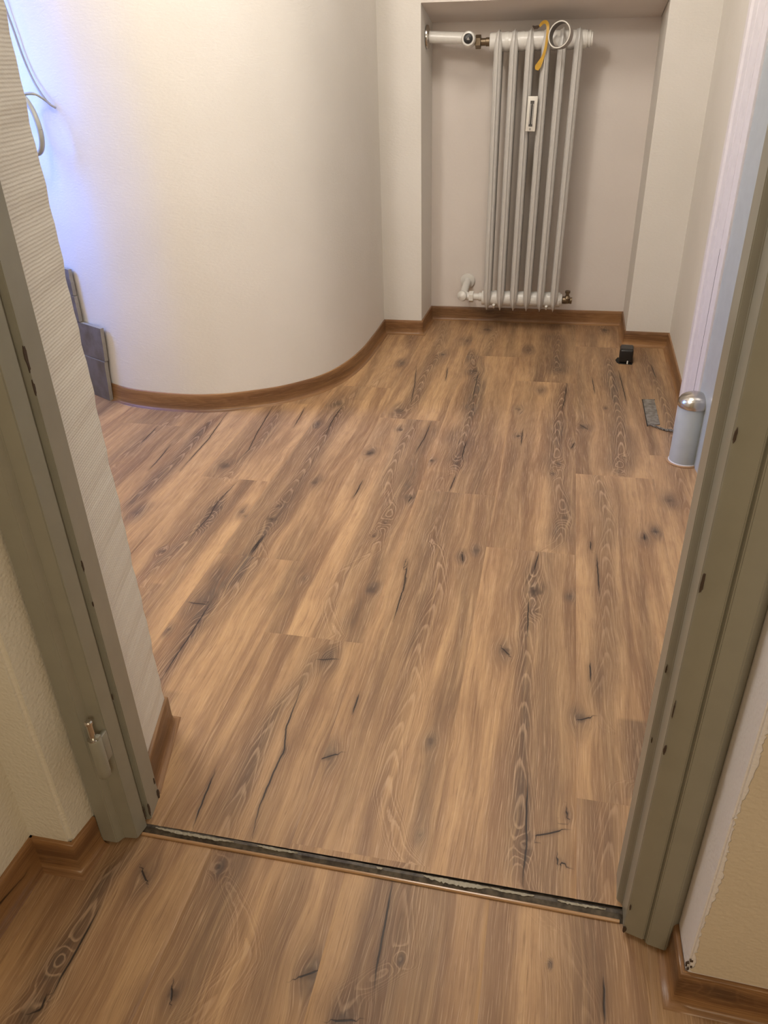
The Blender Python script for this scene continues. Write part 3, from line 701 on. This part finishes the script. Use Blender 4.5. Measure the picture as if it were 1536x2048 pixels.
bm = bmesh.new(); prism(bm, [(0.4530, 2.3300), (0.4660, 2.2000), (0.4720, 1.9), (0.4780, 0.96), (0.53, 0.96), (0.53, 2.33)], 0, H_)
link_bm('door_2', bm, M_DOORGREY, props={'kind': 'structure'})
post_ = empty('door_pivot_post', (0.4345, 2.290, 0), label='short pale grey cylinder with domed metal cap at the foot of the white door casing', category='door pivot')
bm = bmesh.new(); lathe(bm, [(0.0, 0.006), (0.0440, 0.006), (0.0440, 0.183), (0.042, 0.186), (0.0, 0.186)], (0, 0, 0), seg=48)
link_bm('cylinder_body', bm, M_DOORGREY, post_, smooth=True)
bm = bmesh.new(); lathe(bm, [(0.0, 0.184), (0.0455, 0.184), (0.0475, 0.187), (0.0480, 0.193), (0.0462, 0.201), (0.041, 0.2105), (0.033, 0.2175), (0.022, 0.2230), (0.011, 0.2257), (0.0, 0.2265)], (0, 0, 0), seg=48)
link_bm('metal_cap', bm, M_CHROME, post_, smooth=True, props={'label': 'domed brushed metal cap'})
bm = bmesh.new(); lathe(bm, [(0.0, 0.0), (0.0455, 0.0), (0.0465, 0.003), (0.0450, 0.0060), (0.0, 0.0060)], (0, 0, 0), seg=48)
link_bm('base_ring', bm, M_TRIM, post_, smooth=True)
bm = bmesh.new()
pb = [(0.4345 + 0.0500 * math.cos(a), 2.290 + 0.0500 * math.sin(a), 0.002) for a in np.linspace(math.radians(170), math.radians(310), 16)]
tube(bm, pb + [(0.472, 2.235, 0.002), (0.470, 2.17, 0.002)], 0.0035, 8)
tb = link_bm('trim_4', bm, M_BEAD, smooth=True, props={'kind': 'structure'})

# ------------------------------------------------------------ radiator
rad = empty('radiator', (-0.145, 3.555, 0.095), label='tall narrow six-section white column radiator hung in the wall niche', category='radiator')
def section(xt, xb):
    bm = bmesh.new()
    X = lambda z: xb + (xt - xb) * (z - 0.10) / 1.09
    for sgn in (-1, 1):
        yc = 3.555 + sgn * 0.034
        path = []; rr = []
        for k in range(9):
            a = k / 8 * math.pi / 2
            path.append((3.555 + sgn * 0.034 * math.sin(a), 1.118 + 0.064 * math.cos(a))); rr.append((0.0025 + 0.0140 * math.sin(a) ** 1.1, 0.006 + 0.0115 * math.sin(a)))
        for z in (1.0, 0.8, 0.6, 0.4, 0.25): path.append((yc, z)); rr.append((0.0168, 0.0160))
        for k in range(8, -1, -1):
            a = k / 8 * math.pi / 2
            path.append((3.555 + sgn * 0.034 * math.sin(a), 0.175 - 0.066 * math.cos(a))); rr.append((0.0025 + 0.0140 * math.sin(a) ** 1.1, 0.006 + 0.0115 * math.sin(a)))
        # rings laid out by hand so that the wide axis stays across the section
        rings = []
        for i, (y, z) in enumerate(path):
            y0_, z0_ = path[max(i - 1, 0)]; y1_, z1_ = path[min(i + 1, len(path) - 1)]
            t = Vector((0, y1_ - y0_, z1_ - z0_)).normalized(); nn = Vector((0, -t.z, t.y))
            ra, rb = rr[i]
            rings.append([bm.verts.new(Vector((X(z), y, z)) + Vector((1, 0, 0)) * ra * math.cos(q) + nn * rb * math.sin(q)) for q in [2 * math.pi * j / 20 for j in range(20)]])
        for a, b in zip(rings, rings[1:]):
            for j in range(20): bm.faces.new((a[j], a[(j + 1) % 20], b[(j + 1) % 20], b[j]))
        bm.faces.new(rings[0][::-1]); bm.faces.new(rings[-1])
    # cheeks around the two hubs
    for z in (1.150, 0.150):
        lathe(bm, [(0.001, -0.013), (0.034, -0.011), (0.037, -0.005), (0.037, 0.005), (0.034, 0.011), (0.001, 0.013)], (X(z), 3.555, z), (1, 0, 0), 24)
    # web and raised seam all round
    out = []
    for k in range(13):
        a = math.pi * k / 12; out.append((3.555 - 0.0605 * math.cos(a), 1.128 + 0.064 * (math.sin(a) ** 0.75)))
    for k in range(13):
        a = math.pi * k / 12; out.append((3.555 + 0.0605 * math.cos(a), 0.165 - 0.068 * (math.sin(a) ** 0.6)))
    for side in (0,):
        a_ = [bm.verts.new((X(z) - 0.0020, y, z)) for y, z in out]; b_ = [bm.verts.new((X(z) + 0.0020, y, z)) for y, z in out]
        n = len(out)
        for k in range(n): bm.faces.new((a_[k], a_[(k + 1) % n], b_[(k + 1) % n], b_[k]))
        bm.faces.new(a_); bm.faces.new(b_[::-1])
    return bm
for k in range(6):
    keep(link_bm('radiator_section', section(-0.295 + 0.0612 * k, -0.299 + 0.0592 * k), M_RAD, rad, smooth=True), rad)
def hub(z, xa, xb_, r=0.033):
    bm = bmesh.new(); prof = [(0.0, xa), (r * 0.95, xa)]
    x = xa
    prof += [(r, xa + 0.004), (r, xb_ - 0.004), (r * 0.95, xb_), (0.0, xb_)]
    lathe(bm, prof, (0, 3.555, z), (1, 0, 0), 32)
    for k in range(5):
        c = -0.264 + 0.0605 * k - (0.002 if z < 0.5 else 0)
        lathe(bm, [(0.001, -0.009), (r + 0.0010, -0.007), (r + 0.0014, 0), (r + 0.0010, 0.007), (0.001, 0.009)], (c, 3.555, z), (1, 0, 0), 28)
    return bm
keep(link_bm('header_pipe', hub(1.150, -0.330, 0.036), M_RADW, rad, smooth=True), rad)
keep(link_bm('header_pipe', hub(0.150, -0.325, 0.025, 0.032), M_RADW, rad, smooth=True), rad)
for z, x0 in ((1.150, 0.034),):
    bm = bmesh.new(); lathe(bm, [(0.0, 0), (0.031, 0), (0.031, 0.007), (0.027, 0.008), (0.027, 0.012), (0.030, 0.013), (0.030, 0.019), (0.025, 0.021), (0.025, 0.027), (0.0, 0.028)], (x0, 3.555, z), (1, 0, 0), 32)
    keep(link_bm('end_plug', bm, M_RADW, rad, smooth=True), rad)
bm = bmesh.new(); lathe(bm, [(0.0, 0), (0.024, 0), (0.0255, 0.003), (0.0255, 0.010), (0.018, 0.013), (0.0, 0.013)], (0.022, 3.555, 0.150), (1, 0, 0), 32)
keep(link_bm('end_plug', bm, M_RADW, rad, smooth=True), rad)
# supply: rosette, pipe, thermostat head, union
bm = bmesh.new(); tube(bm, [(-0.575, 3.565, 1.176), (-0.425, 3.560, 1.166)], 0.0215, 28)
sp = keep(link_bm('supply_pipe', bm, M_RADW, rad, smooth=True), rad)
bm = bmesh.new(); lathe(bm, [(0.0, 0), (0.042, 0), (0.041, 0.005), (0.028, 0.009), (0.026, 0.011), (0.0, 0.011)], (-0.5825, 3.565, 1.176), (1, 0, 0), 32)
link_bm('rosette', bm, M_CHROME, sp, smooth=True)
bm = bmesh.new()
lathe(bm, [(0.0, 0.0), (0.016, 0.0), (0.027, 0.010), (0.029, 0.03), (0.0275, 0.058), (0.024, 0.064), (0.0185, 0.0655), (0.0185, 0.063), (0.0, 0.063)], (-0.415, 3.575, 1.158), (0.05, -1, 0.10), 32)
tube(bm, [(-0.430, 3.560, 1.163), (-0.395, 3.556, 1.157), (-0.385, 3.556, 1.155)], [0.022, 0.020, 0.014], 20)
vb = keep(link_bm('valve_body', bm, M_RADW, rad, smooth=True), rad)
bm = bmesh.new(); lathe(bm, [(0.0, 0.060), (0.0175, 0.060), (0.0175, 0.0658), (0.016, 0.0668), (0.0, 0.0672)], (-0.415, 3.575, 1.158), (0.05, -1, 0.10), 32)
vc = link_bm('valve_cap', bm, M_PLASTIC, vb, smooth=True, props={'label': 'black cap'})
bm = bmesh.new(); O = Vector((-0.415, 3.575, 1.158)) + Vector((0.05, -1, 0.10)).normalized() * 0.0676
tri = [(-0.006, -0.005), (0.006, -0.005), (0.0, 0.006)]
a_ = [bm.verts.new(O + Vector((x, 0, z))) for x, z in tri]; b_ = [bm.verts.new(O + Vector((x, 0.0006, z))) for x, z in tri]
bm.faces.new(a_); bm.faces.new(b_[::-1])
for k in range(3): bm.faces.new((a_[k], a_[(k + 1) % 3], b_[(k + 1) % 3], b_[k]))
link_bm('cap_mark', bm, M_GREYPLASTIC, vb)
bm = bmesh.new(); lathe(bm, [(0.0, 0), (0.0235, 0), (0.0245, 0.002), (0.0245, 0.019), (0.0235, 0.021), (0.0, 0.021)], (-0.387, 3.555, 1.153), (1, 0, 0), 6)
keep(link_bm('union_nut', bm, M_BRASS, rad), rad)
bm = bmesh.new(); lathe(bm, [(0.0, 0), (0.0135, 0), (0.0135, 0.020), (0.0155, 0.021), (0.0155, 0.034), (0.0135, 0.035), (0.0135, 0.050), (0.0, 0.050)], (-0.367, 3.555, 1.152), (1, 0, 0), 24)
keep(link_bm('brass_nipple', bm, M_BRASS, rad, smooth=True), rad)
# return: elbow into the wall
bm = bmesh.new(); tube(bm, catmull([(-0.408, 3.692, 0.188), (-0.410, 3.640, 0.178), (-0.410, 3.585, 0.162), (-0.395, 3.558, 0.155), (-0.372, 3.555, 0.152)], 6), 0.0175, 22)
lathe(bm, [(0.0, -0.023), (0.014, -0.018), (0.022, -0.007), (0.024, 0.0), (0.022, 0.009), (0.0, 0.023)], (-0.414, 3.545, 0.158), (-0.3, -0.8, 0.1), 24)
ek = keep(link_bm('return_elbow', bm, M_RADW, rad, smooth=True), rad)
bm = bmesh.new(); lathe(bm, [(0.0, 0), (0.034, 0), (0.033, 0.004), (0.022, 0.008), (0.0, 0.008)], (-0.408, 3.694, 0.190), (0, -1, 0), 32)
link_bm('rosette', bm, M_RADW, ek, smooth=True)
bm = bmesh.new(); lathe(bm, [(0.0, 0), (0.0245, 0), (0.0255, 0.002), (0.0255, 0.018), (0.0245, 0.020), (0.0, 0.020)], (-0.384, 3.555, 0.153), (1, 0, 0), 6)
lathe(bm, [(0.0, 0.019), (0.015, 0.020), (0.015, 0.044), (0.019, 0.045), (0.019, 0.062), (0.0, 0.062)], (-0.384, 3.555, 0.153), (1, 0, 0), 24)
keep(link_bm('return_union', bm, M_RADW, rad), rad)
# drain cock
bm = bmesh.new(); lathe(bm, [(0.0, 0), (0.014, 0), (0.0165, 0.005), (0.0165, 0.020), (0.011, 0.024), (0.011, 0.034), (0.0145, 0.036), (0.0145, 0.044), (0.0, 0.046)], (0.033, 3.555, 0.150), (1, 0, -0.05), 20)
lathe(bm, [(0.0, -0.018), (0.013, -0.015), (0.0155, 0.008), (0.012, 0.014), (0.008, 0.018), (0.008, 0.029), (0.0115, 0.031), (0.0115, 0.039), (0.0, 0.041)], (0.056, 3.555, 0.152), (0, -0.1, 1), 20)
keep(link_bm('drain_valve', bm, M_BRASS, rad, smooth=True, props={'label': 'dark brass drain valve'}), rad)
for x in (-0.268, -0.033):
    bm = bmesh.new(); tube(bm, [(x, 3.694, 0.112), (x, 3.560, 0.112), (x, 3.535, 0.114), (x, 3.525, 0.127)], 0.006, 10)
    keep(link_bm('wall_bracket', bm, M_RADW, rad, smooth=True), rad)
bm = bmesh.new(); tube(bm, [(-0.113, 3.694, 1.09), (-0.113, 3.62, 1.09)], 0.006, 10)
lathe(bm, [(0.0, 0), (0.012, 0), (0.012, 0.006), (0.0, 0.006)], (-0.113, 3.60, 1.09), (0, 1, 0), 6)
keep(link_bm('wall_bracket', bm, M_RADW, rad, smooth=True), rad)

# heat cost meter clamped on the front
hm = empty('heat_meter', (-0.151, 3.500, 0.838), label='slim white heat cost meter clipped to the middle of the radiator front', category='heat meter')
L_ = lambda x0, x1, y0, y1, z0, z1, bev=0: box(bmesh.new(), x0, x1, y0, y1, z0, z1, bev)
link_bm('meter_body', L_(-0.0195, 0.0195, -0.016, 0.001, 0, 0.125, 0.003), M_WPLASTIC, hm, smooth=True)
hm.rotation_euler = (0, math.radians(1.6), 0)
link_bm('scale_plate', L_(-0.0085, 0.0075, -0.0168, -0.0150, 0.018, 0.110), M_GREYPLASTIC, hm)
link_bm('ampoule', L_(-0.0028, 0.0012, -0.0180, -0.0165, 0.024, 0.098), M_BLACK, hm, props={'label': 'dark glass tube'})
bm = bmesh.new()
for z in (0.100, 0.105): box(bm, -0.0075, 0.0065, -0.0182, -0.0166, z, z + 0.0026)
for z in (0.0195, 0.024): box(bm, -0.0075, 0.0065, -0.0182, -0.0166, z, z + 0.0024)
for k in range(9): box(bm, 0.0030, 0.0065, -0.0174, -0.0166, 0.030 + k * 0.0072, 0.0306 + k * 0.0072)
link_bm('scale_marks', bm, M_BLACK, hm)
bm = bmesh.new(); lathe(bm, [(0.0, 0), (0.0042, 0), (0.0042, 0.001), (0.0, 0.0012)], (-0.001, -0.016, 0.0085), (0, -1, 0), 16)
link_bm('seal_screw', bm, M_GREYPLASTIC, hm)

# roll of tape on the radiator top
bm = bmesh.new(); R0, R1, w2 = 0.0425, 0.0455, 0.012
axis = Vector((-0.46, -0.86, 0.20)).normalized(); ctr = Vector((-0.058, 3.466, 1.164))
lathe(bm, [(R0, -w2), (R1, -w2), (R1, w2), (R0, w2), (R0, -w2)], ctr, axis, 64)
for f in [f for f in bm.faces if len(f.verts) > 8]: bm.faces.remove(f)
rl = link_bm('tape_roll', bm, M_TAPE, smooth=True, props={'label': 'nearly used up roll of grey brown tape resting on the radiator front at the top', 'category': 'tape roll'})
bm = bmesh.new(); lathe(bm, [(R0 - 0.0022, -w2 - 0.0006), (R0 + 0.0002, -w2 - 0.0006), (R0 + 0.0002, w2 + 0.0006), (R0 - 0.0022, w2 + 0.0006), (R0 - 0.0022, -w2 - 0.0006)], ctr, axis, 64)
for f in [f for f in bm.faces if len(f.verts) > 8]: bm.faces.remove(f)
link_bm('cardboard_core', bm, M_TAPECORE, rl, smooth=True)
bm = bmesh.new(); lathe(bm, [(R0 - 0.0006, w2), (R1 + 0.0002, w2), (R1 + 0.0002, w2 + 0.0012), (R0 - 0.0006, w2 + 0.0012), (R0 - 0.0006, w2)], ctr, axis, 64)
for f in [f for f in bm.faces if len(f.verts) > 8]: bm.faces.remove(f)
link_bm('roll_rim', bm, M_WPLASTIC, rl, smooth=True, props={'label': 'pale front rim'})
# yellow strap over the header
yz = lambda px, py: (-0.065 + (px - 1118) / 474.0, 1.19 - (py - 60) * 0.00172)
def ribbon(pts, widths, t, bm=None):
    "strap seen flat from the front; pts (x, y, z)"
    bm = bm or bmesh.new(); rows = []
    P = [Vector(p) for p in pts]
    for i, p in enumerate(P):
        tg = (P[min(i + 1, len(P) - 1)] - P[max(i - 1, 0)]).normalized()
        s = tg.cross(Vector((0, -1, 0))); s = s.normalized() if s.length > 1e-4 else Vector((1, 0, 0))
        nn = s.cross(tg).normalized(); w = widths[i]
        rows.append([bm.verts.new(p + s * w * a + nn * t * b) for a, b in ((-1, -1), (1, -1), (1, 1), (-1, 1))])
    for a, b in zip(rows, rows[1:]):
        for j in range(4): bm.faces.new((a[j], a[(j + 1) % 4], b[(j + 1) % 4], b[j]))
    bm.faces.new(rows[0][::-1]); bm.faces.new(rows[-1]); return bm
sx = [(-0.142, 3.530, 1.196), (-0.130, 3.526, 1.208), (-0.118, 3.518, 1.209), (-0.110, 3.508, 1.198), (-0.1085, 3.500, 1.178), (-0.1095, 3.494, 1.150), (-0.113, 3.492, 1.120), (-0.121, 3.491, 1.093), (-0.1295, 3.490, 1.076), (-0.137, 3.490, 1.062), (-0.140, 3.490, 1.052)]
sw = [0.004, 0.0055, 0.006, 0.0055, 0.005, 0.005, 0.005, 0.006, 0.009, 0.0105, 0.006]
SX = catmull([(*p, w) for p, w in zip(sx, sw)], 6)
strap = link_bm('yellow_strap', ribbon([p[:3] for p in SX], [p[3] for p in SX], 0.0009), M_YELLOW, smooth=True, props={'label': 'limp yellow strap hanging over the radiator top beside the tape roll', 'category': 'strap'})
link_bm('strap_tip', ribbon([(-0.168, 3.535, 1.199), (-0.160, 3.533, 1.193), (-0.150, 3.531, 1.194), (-0.142, 3.530, 1.197)], [0.0015, 0.006, 0.006, 0.003], 0.0012), M_CHIP, strap, props={'label': 'dark brown tip'})

# ------------------------------------------------------------ on the floor of the far room
bb = empty('black_box', (0.309, 3.205, 0.0), label='small black plastic box standing on the floor before the right pier', category='box')
bm = bmesh.new(); box(bm, -0.027, 0.027, -0.040, 0.036, 0.002, 0.058, 0.008, 3)
link_bm('box_shell', bm, M_PLASTIC, bb, smooth=True)
bb.rotation_euler = (0, 0, math.radians(-4))
bm = bmesh.new(); box(bm, -0.023, 0.023, -0.030, 0.027, 0.057, 0.0595, 0.001)
link_bm('box_lid', bm, M_PLASTIC, bb)
bm = bmesh.new(); lathe(bm, [(0, 0), (0.0028, 0), (0.0028, 0.012), (0.001, 0.014), (0, 0.014)], (0.008, -0.042, 0.0), (0, 0.15, 1), 12)
link_bm('white_pin', bm, M_WPLASTIC, bb, smooth=True)
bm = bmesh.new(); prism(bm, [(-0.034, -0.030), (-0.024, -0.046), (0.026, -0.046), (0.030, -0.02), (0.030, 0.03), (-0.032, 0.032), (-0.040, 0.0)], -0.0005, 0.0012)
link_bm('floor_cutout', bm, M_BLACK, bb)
bm = bmesh.new(); n = 18
X0 = lambda t: 0.347 + 0.0 * t; grid = []
for i in range(n + 1):
    t = i / n; row = []
    for j in range(7):
        s = j / 6; x = 0.3475 + 0.041 * s; y = (2.779 + 0.006 * s) * (1 - t) + (2.544 + 0.014 * s) * t
        row.append(bm.verts.new((x + rj.uniform(-.0006, .0006), y, 0.0022 + 0.0018 * float(vnoise(np.array(x * 130), np.array(y * 60), 3)))))
    grid.append(row)
for a, b in zip(grid, grid[1:]):
    for j in range(6): bm.faces.new((a[j], a[j + 1], b[j + 1], b[j]))
ext = bmesh.ops.extrude_edge_only(bm, edges=[e for e in bm.edges if e.is_boundary])
for v in [g for g in ext['geom'] if isinstance(g, bmesh.types.BMVert)]: v.co.z = -0.001
pat = link_bm('filler_patch', bm, M_PATCH, smooth=True, props={'label': 'narrow grey scraped filler patch set in the wood floor by the right wall', 'category': 'floor patch'})
bm = bmesh.new(); prism(bm, [(0.3450, 2.783), (0.3905, 2.790), (0.3905, 2.783), (0.3475, 2.776), (0.3475, 2.540), (0.3450, 2.540)], -0.0005, 0.0016)
link_bm('dark_edge', bm, M_BLACK, pat)
bm = bmesh.new(); tw = catmull([(0.358, 2.548, 0.004), (0.370, 2.534, 0.005), (0.385, 2.523, 0.005), (0.402, 2.512, 0.004), (0.420, 2.508, 0.005), (0.4300, 2.500, 0.004)], 8)
rows = []
for i, p in enumerate(tw):
    a = i * 0.33; r = 0.0065 * (0.7 + 0.4 * rj.random())
    rows.append([bm.verts.new((p[0], p[1] + r * math.cos(a + k * math.pi / 2) * 1.2, max(0.0006, p[2] + r * 0.55 * math.sin(a + k * math.pi / 2)))) for k in range(4)])
for a, b in zip(rows, rows[1:]):
    for j in range(4): bm.faces.new((a[j], a[(j + 1) % 4], b[(j + 1) % 4], b[j]))
bm.faces.new(rows[0][::-1]); bm.faces.new(rows[-1])
link_bm('twisted_strip', bm, paint('dirty_foil_strip', (0.30, 0.27, 0.22), 0.5, 0.5, scale=260, c2=(0.02, 0.02, 0.02), var=1.0), props={'label': 'twisted grey and black strip lying between the filler patch and the door casing', 'category': 'strip'})

# ------------------------------------------------------------ by the left wall
A0, A1 = Vector((-1.631, 2.490)), Vector((-1.757, 2.557)); du = (A1 - A0).normalized(); dn = Vector((du.y, -du.x))
if dn.y > 0: dn = -dn
def tile(s0, s1, z0, z1, lean=0.0, off=0.0, th=0.014, m=M_TILE, rough_edge=True, name='wall_tile', props=None):
    bm = bmesh.new(); N = 8; P = []
    cs = [(s0, z0)] + [(s0, z0 + (z1 - z0) * k / N) for k in range(1, N)] + [(s0, z1), (s1, z1), (s1, z0)]
    fr_, bk = [], []
    for i, (s, z) in enumerate(cs):
        ss = s - lean * z + (rj.uniform(-0.0015, 0.0015) if 0 < i < N else 0)
        p = A0 + du * ss
        f = p + dn * (off + th); b_ = p + dn * off
        fr_.append(bm.verts.new((f.x, f.y, z))); bk.append(bm.verts.new((b_.x, b_.y, z)))
    n = len(cs)
    for k in range(n): bm.faces.new((fr_[k], fr_[(k + 1) % n], bk[(k + 1) % n], bk[k]))
    bm.faces.new(fr_); bm.faces.new(bk[::-1])
    o = link_bm(name, bm, [m, M_TILEEDGE], props=props)
    for poly in o.data.polygons:
        if abs(poly.normal.dot(Vector((*dn, 0)))) < 0.7: poly.material_index = 1
    return o
G_ = 'old grey tiles left on the wall'
tile(0.0, 0.16, 0.001, 0.158, 0.12, -0.004, props={'label': 'grey wall tile standing on the floor at the end of the skirting, lowest', 'category': 'tile', 'group': G_})
tile(-0.002, 0.16, 0.161, 0.288, 0.12, -0.006, props={'label': 'grey wall tile with pale broken edge, just above the lowest tile', 'category': 'tile', 'group': G_})
tile(0.105, 0.26, 0.291, 0.385, 0.03, -0.004, props={'label': 'narrow sliver of grey tile above the two wide ones beside the near wall edge', 'category': 'tile', 'group': G_})
tile(0.108, 0.26, 0.388, 0.482, 0.03, -0.004, props={'label': 'topmost sliver of grey tile on the left wall by the near wall edge', 'category': 'tile', 'group': G_})
# towel ring and above it a thin tube that stands in for a shadow
tr = empty('towel_ring', (-1.700, 2.525, 1.036), label='grey looped towel ring sticking out of the left wall behind the near wall edge', category='towel ring')
cR = Vector((-1.706, 2.470, 0.955)); loop = []
ux = Vector((0.045, -0.022, -0.012)); uz = Vector((-0.006, 0.004, 0.084))
for k in range(49):
    a = 2 * math.pi * k / 48; loop.append(cR + ux * 1.35 * math.cos(a) + uz * math.sin(a))
bm = bmesh.new(); tube(bm, loop, 0.0088, 16, cap=False); bmesh.ops.remove_doubles(bm, verts=bm.verts, dist=1e-4)
keep(link_bm('ring', bm, M_HANDLE, tr, smooth=True), tr)
bm = bmesh.new(); tube(bm, catmull([(-1.705, 2.472, 1.036), (-1.680, 2.470, 1.040), (-1.655, 2.470, 1.038), (-1.640, 2.482, 1.026), (-1.622, 2.492, 1.008)], 6), [0.0045] * 12 + [0.0035] * 13, 12)
keep(link_bm('bracket', bm, M_HANDLE, tr, smooth=True), tr)
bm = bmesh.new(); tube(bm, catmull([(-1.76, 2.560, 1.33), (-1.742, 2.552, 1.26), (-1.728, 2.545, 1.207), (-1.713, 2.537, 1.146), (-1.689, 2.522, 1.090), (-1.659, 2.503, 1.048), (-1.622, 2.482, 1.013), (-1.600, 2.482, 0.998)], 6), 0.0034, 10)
link_bm('wall_shadow_line', bm, M_SHADOWLINE, smooth=True, props={'label': 'thin grey tube standing in for a curved shadow line on the left wall above the towel ring', 'category': 'shadow line'})  # shadow line given a body: a thin tube laid along the wall
# end
